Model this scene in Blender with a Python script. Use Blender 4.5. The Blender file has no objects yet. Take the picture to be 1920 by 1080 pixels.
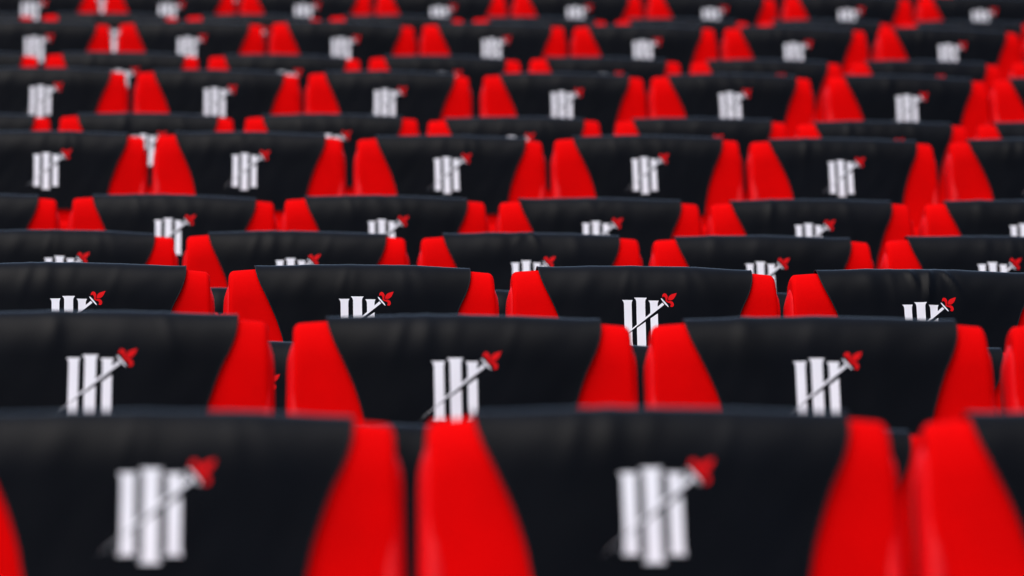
import bpy, bmesh, math, random
from mathutils import Vector, Matrix, noise

random.seed(7)
scene = bpy.context.scene
C = scene.collection
rad = math.radians

# ------------------------------------------------------------------ camera
CAM_Z = 1.45                      # eye height above the walkway in front of the stand
YAW, PITCH, ROLL = rad(1.943), rad(11.456), rad(0.006)
F_PX = 7898.0                     # focal length in pixels of a 1920 px wide picture
fwd = Vector((math.sin(YAW) * math.cos(PITCH), math.cos(YAW) * math.cos(PITCH), math.sin(PITCH)))
rgt = Vector((math.cos(YAW), -math.sin(YAW), 0))
upv = rgt.cross(fwd)
r2 = math.cos(ROLL) * rgt + math.sin(ROLL) * upv
u2 = -math.sin(ROLL) * rgt + math.cos(ROLL) * upv
cam_d = bpy.data.cameras.new('camera')
cam = bpy.data.objects.new('camera', cam_d); C.objects.link(cam)
m = Matrix((r2, u2, -fwd)).transposed().to_4x4()
m.translation = Vector((0, 0, CAM_Z))
cam.matrix_world = m
cam_d.sensor_width = 36.0
cam_d.lens = 36.0 * F_PX / 1920.0
cam_d.clip_end = 2000
cam_d.dof.use_dof = True
cam_d.dof.focus_distance = 8.02
cam_d.dof.aperture_fstop = 3.9
scene.camera = cam

# ------------------------------------------------------------------ world, sun, exposure
SUN_EL, SUN_AZ = rad(65), rad(-135)     # azimuth measured from +Y (away from the camera) towards +X
w = bpy.data.worlds.new('World'); scene.world = w; w.use_nodes = True
nt = w.node_tree
bg = nt.nodes['Background']
sky = nt.nodes.new('ShaderNodeTexSky'); sky.sky_type = 'NISHITA'; sky.sun_disc = False
sky.sun_elevation = SUN_EL; sky.sun_rotation = SUN_AZ
sky.dust_density = 3.5; sky.air_density = 1.0; sky.ozone_density = 1.0
nt.links.new(sky.outputs[0], bg.inputs[0]); bg.inputs[1].default_value = 0.15
sun_d = bpy.data.lights.new('sun', 'SUN'); sun_d.energy = 1.5; sun_d.angle = rad(50); sun_d.color = (1, .99, .975)
sun = bpy.data.objects.new('sun', sun_d); C.objects.link(sun)
sdir = Vector((math.sin(SUN_AZ) * math.cos(SUN_EL), math.cos(SUN_AZ) * math.cos(SUN_EL), math.sin(SUN_EL)))
sun.rotation_euler = sdir.to_track_quat('Z', 'Y').to_euler()
sun.location = (-4, -2, 12)
vs = scene.view_settings
vs.view_transform = 'Standard'; vs.look = 'None'; vs.gamma = 1.0; vs.use_curve_mapping = False
vs.exposure = 0.62

# ------------------------------------------------------------------ materials
def mat(name, col, rough=.8, spec=.3, bump=None, var=None, sheen=0, metal=0):
    """Principled material; var=(scale, amount) mottles the colour, bump=(scale, strength, distance) adds a weave or grain."""
    M = bpy.data.materials.new(name); M.use_nodes = True
    t = M.node_tree; b = t.nodes['Principled BSDF']
    b.inputs['Base Color'].default_value = (*col, 1)
    b.inputs['Roughness'].default_value = rough
    b.inputs['Specular IOR Level'].default_value = spec
    b.inputs['Metallic'].default_value = metal
    b.inputs['Sheen Weight'].default_value = sheen
    b.inputs['Sheen Roughness'].default_value = .2
    b.inputs['Sheen Tint'].default_value = (.8, .92, 1, 1)
    tc = t.nodes.new('ShaderNodeTexCoord')
    if var:
        oi = t.nodes.new('ShaderNodeObjectInfo')
        ad = t.nodes.new('ShaderNodeVectorMath'); ad.operation = 'MULTIPLY_ADD'
        ad.inputs[1].default_value = (1, 1, 1)
        cm = t.nodes.new('ShaderNodeCombineXYZ')
        mu = t.nodes.new('ShaderNodeMath'); mu.operation = 'MULTIPLY'; mu.inputs[1].default_value = 37.0
        t.links.new(oi.outputs['Random'], mu.inputs[0]); t.links.new(mu.outputs[0], cm.inputs[0])
        t.links.new(tc.outputs['Object'], ad.inputs[0]); t.links.new(cm.outputs[0], ad.inputs[2])
        n = t.nodes.new('ShaderNodeTexNoise'); n.inputs['Scale'].default_value = var[0]; n.inputs['Detail'].default_value = 5
        t.links.new(ad.outputs[0], n.inputs['Vector'])
        r = t.nodes.new('ShaderNodeValToRGB')
        lo, hi = 1 - var[1], 1 + var[1]
        r.color_ramp.elements[0].position = .3; r.color_ramp.elements[1].position = .7
        r.color_ramp.elements[0].color = (*[c * lo for c in col], 1)
        r.color_ramp.elements[1].color = (*[c * hi for c in col], 1)
        t.links.new(n.outputs['Fac'], r.inputs[0]); t.links.new(r.outputs[0], b.inputs['Base Color'])
    if bump:
        n2 = t.nodes.new('ShaderNodeTexNoise'); n2.inputs['Scale'].default_value = bump[0]; n2.inputs['Detail'].default_value = 3
        t.links.new(tc.outputs['Object'], n2.inputs['Vector'])
        bp = t.nodes.new('ShaderNodeBump'); bp.inputs['Strength'].default_value = bump[1]; bp.inputs['Distance'].default_value = bump[2]
        t.links.new(n2.outputs['Fac'], bp.inputs['Height']); t.links.new(bp.outputs[0], b.inputs['Normal'])
    return M

M_RED = mat('red_upholstery', (.56, .0003, .0006), .8, .02, (900, .25, .001), (9, .09))
M_REDS = mat('red_side_vinyl', (.60, .001, .003), .5, .12, (700, .2, .001), (6, .05))
M_BLK = mat('black_cover_cloth', (.0014, .0018, .0030), .40, .045, (1100, .15, .0005), (7, .25), sheen=1.0)
M_HEM = mat('black_hem', (.004, .004, .006), .6, .12, (900, .3, .001))
M_WHT = mat('white_print', (.76, .755, .775), .6, .1, (1100, .2, .0006))
M_REDP = mat('red_print', (.60, .001, .003), .6, .08, (1100, .2, .0006))
M_SHELL = mat('dark_plastic_shell', (.02, .02, .023), .45, .4, (300, .15, .001))
M_STEEL = mat('grey_painted_steel', (.08, .085, .09), .45, .5, (120, .1, .001))
M_CONC = mat('grey_concrete', (.20, .20, .195), .9, .25, (60, .4, .004), (2.2, .18))
M_CONC2 = mat('walkway_concrete', (.24, .24, .23), .9, .25, (60, .4, .004), (1.2, .15))

# ------------------------------------------------------------------ helpers
def link(name, bm, material, parent=None, smooth=True, mesh=None):
    if mesh is None:
        mesh = bpy.data.meshes.new(name); bm.to_mesh(mesh); bm.free()
        mesh.materials.append(material)
        if smooth:
            for p in mesh.polygons: p.use_smooth = True
    o = bpy.data.objects.new(name, mesh); C.objects.link(o); o.parent = parent
    return o
def box(bm, x0, x1, y0, y1, z0, z1, bev=0, seg=3):
    r = bmesh.ops.create_cube(bm, size=1)
    bmesh.ops.scale(bm, vec=(x1 - x0, y1 - y0, z1 - z0), verts=r['verts'])
    bmesh.ops.translate(bm, vec=((x0 + x1) / 2, (y0 + y1) / 2, (z0 + z1) / 2), verts=r['verts'])
    if bev:
        es = list({e for v in r['verts'] for e in v.link_edges})
        bmesh.ops.bevel(bm, geom=es, offset=bev, segments=seg, affect='EDGES', profile=.5)
def struct(name, bm, material):
    o = link(name, bm, material, smooth=False); o['kind'] = 'structure'; return o
def sm(a, b, x):
    t = min(1, max(0, (x - a) / (b - a))); return t * t * (3 - 2 * t)
def interp(tab, x):
    if x <= tab[0][0]: return tab[0][1]
    for (a, fa), (b, fb) in zip(tab, tab[1:]):
        if x <= b: return fa + (fb - fa) * (x - a) / (b - a)
    return tab[-1][1]

# ------------------------------------------------------------------ layout of the stand, measured
P, R, D0 = .55, .85, 4.6336
SEAT_H = 1.00                      # height of a backrest above its tread
H = [.798, .925, 1.237, 1.355, 1.668, 1.793, 2.101, 2.381, 2.749, 3.010, 3.366, 3.640, 3.984, 4.240, 4.575, 4.835, 5.16, 5.42]
OFF = [-.230, -.598, -.415, -.766, -.574, -.918, -.729, -1.068, -.890, -1.224, -1.046, -1.406, -1.213, -1.562, -1.376, -1.722, -1.54, -1.88]
FIX = {(0, 0): (-1.5, -4.4, 0.0), (0, 1): (-1.0, 1.7, 3.1), (0, 2): (0.1, 1.2, 0.0), (2, 0): (-0.5, 1.6, 0.0), (2, 1): (2.6, -1.2, -0.8), (2, 2): (-2.3, 0.4, 4.6), (4, 0): (1.7, -0.5, 0.0), (4, 1): (2.6, -0.2, 4.9), (4, 2): (1.0, 1.6, -3.8), (4, 3): (-8.9, -2.7, 0.0), (6, 0): (5.0, -1.2, 0.0), (6, 1): (-0.1, 0.3, -1.2), (6, 2): (0.5, 1.0, 5.1), (6, 3): (-1.9, -1.4, 3.0), (6, 4): (-2.1, 1.1, 0.0), (7, 0): (0.3, -0.1, 0.0), (7, 1): (7.1, -0.3, -8.4), (7, 2): (-0.7, -0.8, 3.0), (7, 3): (0.8, -0.2, 0.7), (7, 4): (-5.7, -0.2, 9.8), (7, 5): (-3.6, 1.8, 0.0), (8, 0): (-2.8, 1.0, 0.0), (8, 1): (-3.8, 2.6, -1.8), (8, 2): (3.7, -1.6, 0.7), (8, 3): (1.3, -0.2, 4.6), (8, 4): (-2.2, -0.5, 5.6), (8, 5): (5.0, -0.8, 0.0), (9, 0): (1.8, -1.3, 0.0), (9, 1): (-2.0, 0.9, 0.4), (9, 2): (-0.8, 2.0, 0.4), (9, 3): (-4.5, 1.7, 11.0), (9, 4): (6.6, 0.2, 5.7), (9, 5): (2.3, -2.6, 5.7), (9, 6): (-4.9, -3.0, 0.0), (10, 0): (-4.8, 3.0, 0.0), (10, 1): (-2.5, 1.2, 0.3), (10, 2): (-5.2, 0.1, -8.3), (10, 3): (5.6, -0.9, 0.3), (10, 4): (-5.1, 0.4, 7.4), (10, 5): (11.5, -0.6, -9.8), (10, 6): (-3.5, -2.1, 0.0), (12, 0): (-2.4, -4.0, 0.0), (12, 1): (1.3, -2.3, 3.0), (12, 2): (1.1, 0.8, -6.6), (12, 3): (-2.0, 3.2, -0.2), (12, 4): (-3.2, 2.1, 1.4), (12, 5): (-3.5, -1.0, -5.1), (12, 6): (7.5, -0.6, -13.2)}
NROW = len(H)
BACK = .17                        # the next riser stands this far behind the tops of a row

# ------------------------------------------------------------------ setting: walkway and terrace
bm = bmesh.new(); box(bm, -60, 60, -40, D0 + BACK - R, -.3, 0)
struct('walkway', bm, M_CONC2)
X0, X1 = -6.0, 6.5
for k in range(NROW):
    y0 = D0 + (k - 1) * R + BACK
    y1 = y0 + R if k < NROW - 1 else y0 + R + 3
    bm = bmesh.new()
    box(bm, X0, X1, y0, y1, -.3, CAM_Z + H[k] - SEAT_H, .012, 2)
    struct('terrace_step', bm, M_CONC)

# ------------------------------------------------------------------ the seat
# Local frame: x across, y away from the camera, z up; the origin is on the tread under the backrest,
# the backrest leans back by RECL about the point HINGE.
RECL = rad(9.0)
TOPZ = SEAT_H - .010
W, RC, RCV, TH, RT, RZ = .2575, .010, .011, .042, .036, .080   # RT, RZ: depth and height of the rounded top edge
def arch(u): return .005 - .010 * min(1.2, (abs(u) / .24)) ** 2.2
def lean(x, y, z):
    """z measured from the top of the backrest (0 at the cover's corners), y from its middle."""
    s, c = math.sin(RECL), math.cos(RECL)
    return Vector((x, y * c + z * s, TOPZ - y * s + z * c))
def backrest():
    bm = bmesh.new()
    us = [i / 16 * (W - RC) for i in range(-16, 17)]
    ends = [W - RC + RC * math.sin(a * math.pi / 2 / 6) for a in range(1, 7)]
    us = [-e for e in reversed(ends)] + us + ends
    rings = []
    for u in us:
        d = W - abs(u)
        s = math.sqrt(max(0, 1 - ((RC - d) / RC) ** 2)) if d < RC else 1
        th = TH - (1 - s) * RC * .55
        top = arch(u) + .002 - (1 - s) * RCV
        rt = min(RT, th)
        bulge = .006 * (1 - (u / W) ** 2)
        pts = []
        for z in (-.70, -.62, -.5, -.4, -.3, -.22, -.16, -.12): pts.append((-th - bulge * sm(-.7, -.3, z), z))
        for a in range(0, 13):
            an = a / 12 * math.pi / 2
            pts.append((-th + rt - rt * math.cos(an) - bulge * math.cos(an), top - RZ + RZ * math.sin(an)))
        for a in range(0, 7):
            an = a / 6 * math.pi / 2
            pts.append((th - rt + rt * math.sin(an) + .0001, top - rt + rt * math.cos(an)))
        for z in (-.1, -.25, -.45, -.70): pts.append((th, z))
        rings.append([bm.verts.new(lean(u * (1 + .010 * sm(.03, .22, -z)), y, z)) for y, z in pts])
    for a, b in zip(rings, rings[1:]):
        for i in range(len(a) - 1): bm.faces.new((a[i], b[i], b[i + 1], a[i + 1]))
        bm.faces.new((a[-1], b[-1], b[0], a[0]))
    bm.faces.new(rings[0]); bm.faces.new(list(reversed(rings[-1])))
    bmesh.ops.recalc_face_normals(bm, faces=bm.faces)
    return bm
def bolster(sg):
    """Rounded side wing standing a little proud of the pad's edge and starting lower."""
    bm = bmesh.new(); n = 24; rings = []
    levels = [-.62, -.5, -.4, -.3, -.2, -.14, -.1, -.075, -.058, -.042, -.030, -.022, -.016]
    for z in levels:
        f = 1 - sm(-.07, -.012, z) * .93 if z > -.07 else 1
        wx = .018 * (f ** .6); wy = .050 * f ** .5
        cx = .2492 + .003 * sm(.04, .25, -z)
        cy = .012 - .010 * sm(.03, .3, -z)
        ring = []
        for i in range(n):
            a = 2 * math.pi * i / n
            ca, sa = math.cos(a), math.sin(a)
            x = cx + wx * math.copysign(abs(ca) ** .75, ca); y = cy + wy * math.copysign(abs(sa) ** .75, sa)
            ring.append(bm.verts.new(lean(sg * x, y, z)))
        rings.append(ring)
    for a, b in zip(rings, rings[1:]):
        for i in range(n): bm.faces.new((a[i], a[(i + 1) % n], b[(i + 1) % n], b[i]))
    bm.faces.new(rings[0]); bm.faces.new(rings[-1])
    bmesh.ops.recalc_face_normals(bm, faces=bm.faces)
    return bm
def seat_parts():
    parts = []
    parts.append(('backrest', backrest(), M_RED))
    for s in (-1, 1): parts.append(('side_bolster', bolster(s), M_REDS))
    bm = bmesh.new(); box(bm, -.235, .235, -.004, .012, -.62, -.06, .006, 2)
    for v in bm.verts: v.co = lean(v.co.x, v.co.y + TH + .0065, v.co.z)
    parts.append(('back_shell', bm, M_SHELL))
    # cushion tipped up against the lower half of the backrest
    bm = bmesh.new(); box(bm, -.225, .225, -.045, .045, 0, .31, .03, 4)
    rot = Matrix.Rotation(rad(-8), 4, 'X')
    off = lean(0, -TH - .075, -.62)
    for v in bm.verts: v.co = rot @ v.co + off
    parts.append(('seat_cushion', bm, M_RED))
    bm = bmesh.new(); box(bm, -.19, .19, -.012, .0, .03, .17, .005, 2)
    for v in bm.verts: v.co = rot @ (v.co + Vector((0, -.0445, 0))) + off
    parts.append(('cushion_pan', bm, M_SHELL))
    for s in (-1, 1):
        bm = bmesh.new()
        box(bm, s * .17 - .02, s * .17 + .02, -.19, -.13, .008, .37, .006, 2)
        box(bm, s * .17 - .045, s * .17 + .045, -.26, -.06, 0, .010, .002, 1)
        box(bm, s * .17 - .018, s * .17 + .018, -.28, -.06, .32, .36, .006, 2)
        parts.append(('leg', bm, M_STEEL))
    return parts
def to_meshes(parts):
    out = []
    for name, bm, M in parts:
        me = bpy.data.meshes.new(name); bm.to_mesh(me); bm.free(); me.materials.append(M)
        for p in me.polygons: p.use_smooth = True
        me.set_sharp_from_angle(angle=rad(42))
        out.append((name, me))
    return out

# ------------------------------------------------------------------ the cover
TR_ = [(0, .2105), (.016, .209), (.03, .205), (.046, .1985), (.07, .186), (.10, .175), (.137, .163), (.184, .153), (.25, .147), (.3, .146)]
TL_ = [(0, .2075), (.012, .204), (.03, .197), (.046, .189), (.07, .178), (.10, .1655), (.137, .154), (.184, .145), (.25, .140), (.3, .139)]
SIGHT = RECL + rad(11.5)          # angle between the line of sight up the stand and the normal of a backrest
def seen_height(t):
    if t >= RZ: y, z = -TH - .003, -t
    else:
        an = math.asin(1 - t / RZ); y, z = -TH + RT - (RT + .003) * math.cos(an), -RZ + RZ * math.sin(an)
    return -y * math.sin(SIGHT) + z * math.cos(SIGHT)
SEEN = [(i * .001, seen_height(i * .001)) for i in range(400)]
SIL = max(range(400), key=lambda i: SEEN[i][1])
SEEN_TAB = [(SEEN[SIL][1] - h, t) for t, h in SEEN[SIL:]]
def local_t(tv):                    # distance seen below the rounded top edge -> distance down the backrest
    return interp(SEEN_TAB, tv)
TR_ = [(local_t(a), b) for a, b in TR_]; TL_ = [(local_t(a), b) for a, b in TL_]
FRONT, REAR = .242, .17
GAPC = .0035
def smooth_tab(tab, x):
    return sum(interp(tab, x + d) for d in (-.008, -.004, 0, .004, .008)) / 5
def width(t, right): return smooth_tab(TR_ if right else TL_, t)
class Cover:
    def __init__(s, seed, crease=None):
        s.o = Vector((seed * 13.7, seed * 5.1, seed * 3.3)); s.crease = crease
        rn = random.Random(seed)
        s.lift = [rn.uniform(.002, .005), rn.uniform(.002, .004)]
        s.ex, s.ey, s.et = rn.uniform(-.0022, .0022), rn.uniform(-.002, .002), rn.uniform(-.012, .012)
        s.folds = [(rn.uniform(-.12, .12), rn.uniform(.008, .018), rn.uniform(.0005, .0018), rn.uniform(-.25, .25)) for _ in range(5)]
    def disp(s, u, t, front=True):
        wd = width(max(t, 0), u > 0)
        a = min(1.05, abs(u) / wd)
        q = .35 + .65 * sm(.0, .05, t)
        d = .0020 * (1 + q * noise.noise(Vector((u * 8, t * 6, 0)) + s.o)) + .0009 * (1 + q * noise.noise(Vector((u * 26 + t * 9, t * 14, 3)) + s.o))
        if front:
            env = math.exp(-((t - .035) / .045) ** 2)
            for c, wdt, am, sl in s.folds:
                x = (u - c - sl * (t - .02)) / wdt
                d += am * math.exp(-x * x) * env
            if s.crease:
                for c, sl, wdt, am, t0, t1 in s.crease:
                    x = (u - c - sl * t) / wdt
                    d += am * max(0, 1 - abs(x)) ** 1.3 * sm(0, .02, t - t0) * (1 - sm(t1 - .05, t1, t))
        d += s.lift[0 if u < 0 else 1] * a ** 7 * math.exp(-(max(t, 0) / .035) ** 2)
        d += .0008 * a ** 10 * sm(.02, .1, t)
        return d
    def point(s, u, path, extra=0):
        """path: t below the top on the front when > 0 on the face; see paths()."""
        kind, val = path
        top = arch(u) + .0; bulge = .006 * (1 - (u / W) ** 2)
        if kind == 'f':             # front, val = t below top
            t = val; d = GAPC + s.disp(u, t) + extra
            if t >= RZ:
                return lean(u, -TH - bulge - d, top - t)
            an = math.asin(1 - t / RZ); ca, sa = math.cos(an), math.sin(an)
            ny, nz = ca / (RT + bulge), sa / RZ; ln = math.hypot(ny, nz)
            return lean(u, -TH + RT - (RT + bulge) * ca - d * ny / ln, top - RZ + RZ * sa + d * nz / ln)
        t = val; d = GAPC + s.disp(u, t, False) + extra
        if t >= RT: return lean(u, TH + d, top - t)
        an = math.asin(1 - t / RT)
        return lean(u, TH - RT + (RT + d) * math.cos(an), top - RT + (RT + d) * math.sin(an))
def paths():
    out = []
    n = 34
    for i in range(n + 1): out.append(('f', FRONT - (FRONT - RZ) * i / n))
    for a in range(1, 25): out.append(('f', RZ * (1 - math.sin(a / 24 * math.pi / 2))))
    for a in range(11, -1, -1): out.append(('b', RT * (1 - math.sin(a / 12 * math.pi / 2))))
    for i in range(1, 15): out.append(('b', RT + (REAR - RT) * i / 14))
    return out
def edge_u(pt, wn):
    t = pt[1] if pt[0] == 'f' else 0
    return wn * width(t, wn > 0)
def cover_cloth(cv):
    bm = bmesh.new(); N = 72; TK = .0014
    outer, inner = [], []
    ps = paths()
    for pt in ps:
        us = [edge_u(pt, -1 + 2 * j / N) for j in range(N + 1)]
        outer.append([bm.verts.new(cv.point(u, pt)) for u in us])
        inner.append([bm.verts.new(cv.point(u, pt, -TK)) for u in us])
    def grid(G, flip):
        for a, b in zip(G, G[1:]):
            for j in range(N):
                q = (a[j], a[j + 1], b[j + 1], b[j]); bm.faces.new(q[::-1] if flip else q)
    grid(outer, False); grid(inner, True)
    for i in range(len(ps) - 1):
        bm.faces.new((outer[i][0], outer[i + 1][0], inner[i + 1][0], inner[i][0]))
        bm.faces.new((outer[i][N], inner[i][N], inner[i + 1][N], outer[i + 1][N]))
    for j in range(N):
        bm.faces.new((outer[0][j], inner[0][j], inner[0][j + 1], outer[0][j + 1]))
        bm.faces.new((outer[-1][j], outer[-1][j + 1], inner[-1][j + 1], inner[-1][j]))
    return bm
def cover_hem(cv):
    """Bound edge: a thin roll round the whole outline of the cloth."""
    ps = paths(); line = []
    for pt in ps: line.append(cv.point(edge_u(pt, 1), pt, -.0006))
    for j in range(24, -1, -1): line.append(cv.point(edge_u(ps[-1], -1 + 2 * j / 24), ps[-1], -.0006))
    for pt in reversed(ps[:-1]): line.append(cv.point(edge_u(pt, -1), pt, -.0006))
    for j in range(1, 24): line.append(cv.point(edge_u(ps[0], -1 + 2 * j / 24), ps[0], -.0006))
    bm = bmesh.new(); n = len(line); rings = []
    for i, p in enumerate(line):
        t = (line[(i + 1) % n] - line[i - 1]).normalized()
        a = t.orthogonal().normalized() if i == 0 else (prev - t * prev.dot(t)).normalized()
        prev = a; b = t.cross(a)
        rings.append([bm.verts.new(p + .0013 * (a * math.cos(q * math.pi / 3) + b * math.sin(q * math.pi / 3))) for q in range(6)])
    for i in range(n):
        A, B = rings[i], rings[(i + 1) % n]
        if i == n - 1:      # match the frame where the loop closes
            k = min(range(6), key=lambda k: (B[k].co - A[0].co).length); B = B[k:] + B[:k]
        for q in range(6): bm.faces.new((A[q], A[(q + 1) % 6], B[(q + 1) % 6], B[q]))
    bmesh.ops.recalc_face_normals(bm, faces=bm.faces)
    return bm
# emblem outlines in tenths of a millimetre-like units measured on the print: 1 unit = 0.1158 mm
EU = .1115e-3
def column_outline(x0, x1, s0, s1, y0, y1):
    """s0..s1 is the flared width at head and foot, x0..x1 the shaft."""
    L = [(s0, y0)]
    for f in (.15, .35, .6, .8, 1): L.append((s0 + (x0 - s0) * math.sin(f * math.pi / 2) ** .9, y0 + 8 + 75 * f ** 1.7))
    for f in (1, .8, .6, .35, .15): L.append((s0 + (x0 - s0) * math.sin(f * math.pi / 2) ** .9, y1 - 8 - 75 * f ** 1.7))
    L.append((s0, y1)); L.append((s1, y1))
    for f in (.15, .35, .6, .8, 1): L.append((s1 + (x1 - s1) * math.sin(f * math.pi / 2) ** .9, y1 - 8 - 75 * f ** 1.7))
    for f in (1, .8, .6, .35, .15): L.append((s1 + (x1 - s1) * math.sin(f * math.pi / 2) ** .9, y0 + 8 + 75 * f ** 1.7))
    L.append((s1, y0))
    return L
def smooth_poly(pts, sharp=()):
    """Catmull-Rom through the points, keeping the listed corners sharp."""
    n = len(pts); out = []
    for i in range(n):
        p0, p1, p2, p3 = pts[i - 1], pts[i], pts[(i + 1) % n], pts[(i + 2) % n]
        if i in sharp: p0 = p1
        if (i + 1) % n in sharp: p3 = p2
        for q in range(4):
            t = q / 4
            out.append(tuple(.5 * ((2 * b) + (-a + c) * t + (2 * a - 5 * b + 4 * c - d) * t * t + (-a + 3 * b - 3 * c + d) * t ** 3)
                             for a, b, c, d in zip(p0, p1, p2, p3)))
    return out
BL_LO = lambda x: 345 + (938 - x) / 928 * 720
GAP_LO = lambda x: max(500 + (820 - x) * .681, BL_LO(x) + 9)
EMBLEM = [
    ('emblem_column', [column_outline(237, 369, 205, 390, 272, 1062)], M_WHT, True),
    ('emblem_column', [column_outline(452, 605, 415, 637, 232, 1142)], M_WHT, True),
    ('emblem_column', [column_outline(692, 821, 663, 843, 278, 1066)], M_WHT, True),
    ('sword_blade', [[(905, 313), (938, 345), (690, 537), (370, 786), (230, 895), (10, 1070), (228, 889), (366, 764), (670, 514)]], M_WHT, False),
    ('sword_guard', [[(880, 238), (896, 240), (960, 306), (1000, 356), (1013, 386), (996, 378), (938, 322), (897, 272)]], M_WHT, False),
    ('fleur_de_lis', [
        smooth_poly([(1003, 268), (1016, 214), (1062, 172), (1158, 143), (1124, 214), (1072, 262)], (0, 3)),
        smooth_poly([(966, 285), (988, 268), (1000, 214), (984, 172), (948, 154), (914, 176), (904, 222), (936, 208), (960, 238)], (0, 1, 6)),
        smooth_poly([(986, 291), (1046, 278), (1092, 302), (1103, 350), (1078, 382), (1040, 376), (1052, 344), (1036, 318), (1000, 308)], (0, 5)),
        [(957, 276), (990, 270), (1004, 290), (986, 306)]], M_REDP, False)]
def emblem_piece(cv, polys, cut, lift):
    bm = bmesh.new()
    for poly in polys:
        f = bm.faces.new([bm.verts.new((x, -y, 0)) for x, y in poly])
    bmesh.ops.triangulate(bm, faces=bm.faces[:])
    def bis(co, no):
        bmesh.ops.bisect_plane(bm, geom=bm.verts[:] + bm.edges[:] + bm.faces[:], plane_co=co, plane_no=no, dist=1e-4)
    if cut:
        # the dark line under the blade is bare cloth: cut it out of the columns
        d1 = Vector((928, 720, 0)); bis((938, -345, 0), d1.cross(Vector((0, 0, 1))))
        bis((820, -500, 0), Vector((360, 245.2, 0)).cross(Vector((0, 0, 1))))
        kill = [f for f in bm.faces if BL_LO(f.calc_center_median().x) < -f.calc_center_median().y < GAP_LO(f.calc_center_median().x)]
        bmesh.ops.delete(bm, geom=kill, context='FACES')
    for x in range(0, 1200, 45): bis((x, 0, 0), (1, 0, 0))
    for y in range(100, 1250, 45): bis((0, -y, 0), (0, 1, 0))
    bmesh.ops.remove_doubles(bm, verts=bm.verts, dist=.01)
    for v in bm.verts:
        ex, ey = v.co.x - 635, -v.co.y + 312
        u, t = (ex - cv.et * (ey - 900)) * EU + cv.ex, local_t((ey + cv.et * ex) * EU + cv.ey)
        v.co = cv.point(u, ('f', t), lift)
    bmesh.ops.recalc_face_normals(bm, faces=bm.faces)
    ref = lean(0, -1, 0) - lean(0, 0, 0)
    if sum((f.normal.dot(ref) for f in bm.faces)) < 0: bmesh.ops.reverse_faces(bm, faces=bm.faces)
    return bm
def cover_parts(cv):
    parts = [('cloth', cover_cloth(cv), M_BLK), ('hem', cover_hem(cv), M_HEM)]
    for i, (name, polys, M, cut) in enumerate(EMBLEM):
        parts.append((name, emblem_piece(cv, polys, cut, .0005 if cut else .0008), M))
    return parts

SEAT_MESH = to_meshes(seat_parts())
COVERS = [to_meshes(cover_parts(Cover(i + 1))) for i in range(8)]
CREASED = to_meshes(cover_parts(Cover(21, [(.012, -.10, .014, .0065, .0, .10), (.035, .55, .010, .0045, .0, .08), (-.03, .3, .012, .0045, .0, .07)])))
RIDGED = to_meshes(cover_parts(Cover(22, [(.0, .35, .014, .004, -.01, .06), (-.02, -.4, .02, .0025, -.01, .06)])))

def thing(name, meshes, mw, label, cat, group=None):
    e = bpy.data.objects.new(name, None); C.objects.link(e)
    e.empty_display_size = .1; e.matrix_world = mw
    e['label'] = label; e['category'] = cat
    if group: e['group'] = group
    made = {}
    for n, me in meshes:
        o = bpy.data.objects.new(n, me); C.objects.link(o)
        o.parent = made.get(SUB.get(n), e)          # thing > part > sub-part
        made.setdefault(n, o)
    return e
SUB = {'hem': 'cloth', 'emblem_column': 'cloth', 'sword_blade': 'cloth', 'sword_guard': 'cloth', 'fleur_de_lis': 'cloth',
       'back_shell': 'backrest', 'side_bolster': 'backrest', 'cushion_pan': 'seat_cushion'}

SPECIAL = {(4, 3): (CREASED, 'black seat cover with a sharp forked crease above its red flower emblem'),
           (6, 2): (RIDGED, 'black seat cover with a slanting ridge running down from its top edge')}
# ------------------------------------------------------------------ seats and covers
def project_x(x, y, z):
    v = Vector((x, y, z)); return 960 + F_PX * v.dot(r2) / v.dot(fwd)
seat_yaw = rad(2.8)
for k in range(NROW):
    for s in range(-6, 14):
        x = s * P + OFF[k]; y = D0 + k * R
        px = project_x(x, y, H[k]); per = F_PX * P / y
        if px < -2.5 * per or px > 1920 + 2.5 * per: continue
        rn = random.Random(k * 100 + s)
        dx, dz, ro = FIX.get((k, s), (rn.uniform(-3, 3), rn.uniform(-1.5, 1.5), rn.uniform(-4, 4)))
        tread = CAM_Z + H[k] - SEAT_H
        rot = Matrix.Rotation(seat_yaw + rn.uniform(-.022, .022), 4, 'Z') @ Matrix.Rotation(rn.uniform(-.009, .009), 4, 'X') @ Matrix.Rotation(-(ro + 6) / 1000, 4, 'Y')
        base = Matrix.Translation((x + (dx + .96 * (ro + 6)) / 1000, y, tread + dz / 1000)) @ rot
        # small height differences are taken up in the seat's own frame so its feet stay on the tread
        thing('stadium_seat', SEAT_MESH, base, 'red padded tip-up stadium seat under a black emblem cover', 'seat', 'red seats in the rows of the stand')
        cm, lab = SPECIAL.get((k, s), (COVERS[rn.randrange(8)], None))
        slip = Matrix.Translation((rn.uniform(-.004, .004) if (k, s) not in FIX else 0, 0, 0))
        thing('seat_cover', cm, base @ slip, lab or 'black cloth cover with white column emblem hung over a red seat back', 'seat cover',
              'black covers on the seat backs')
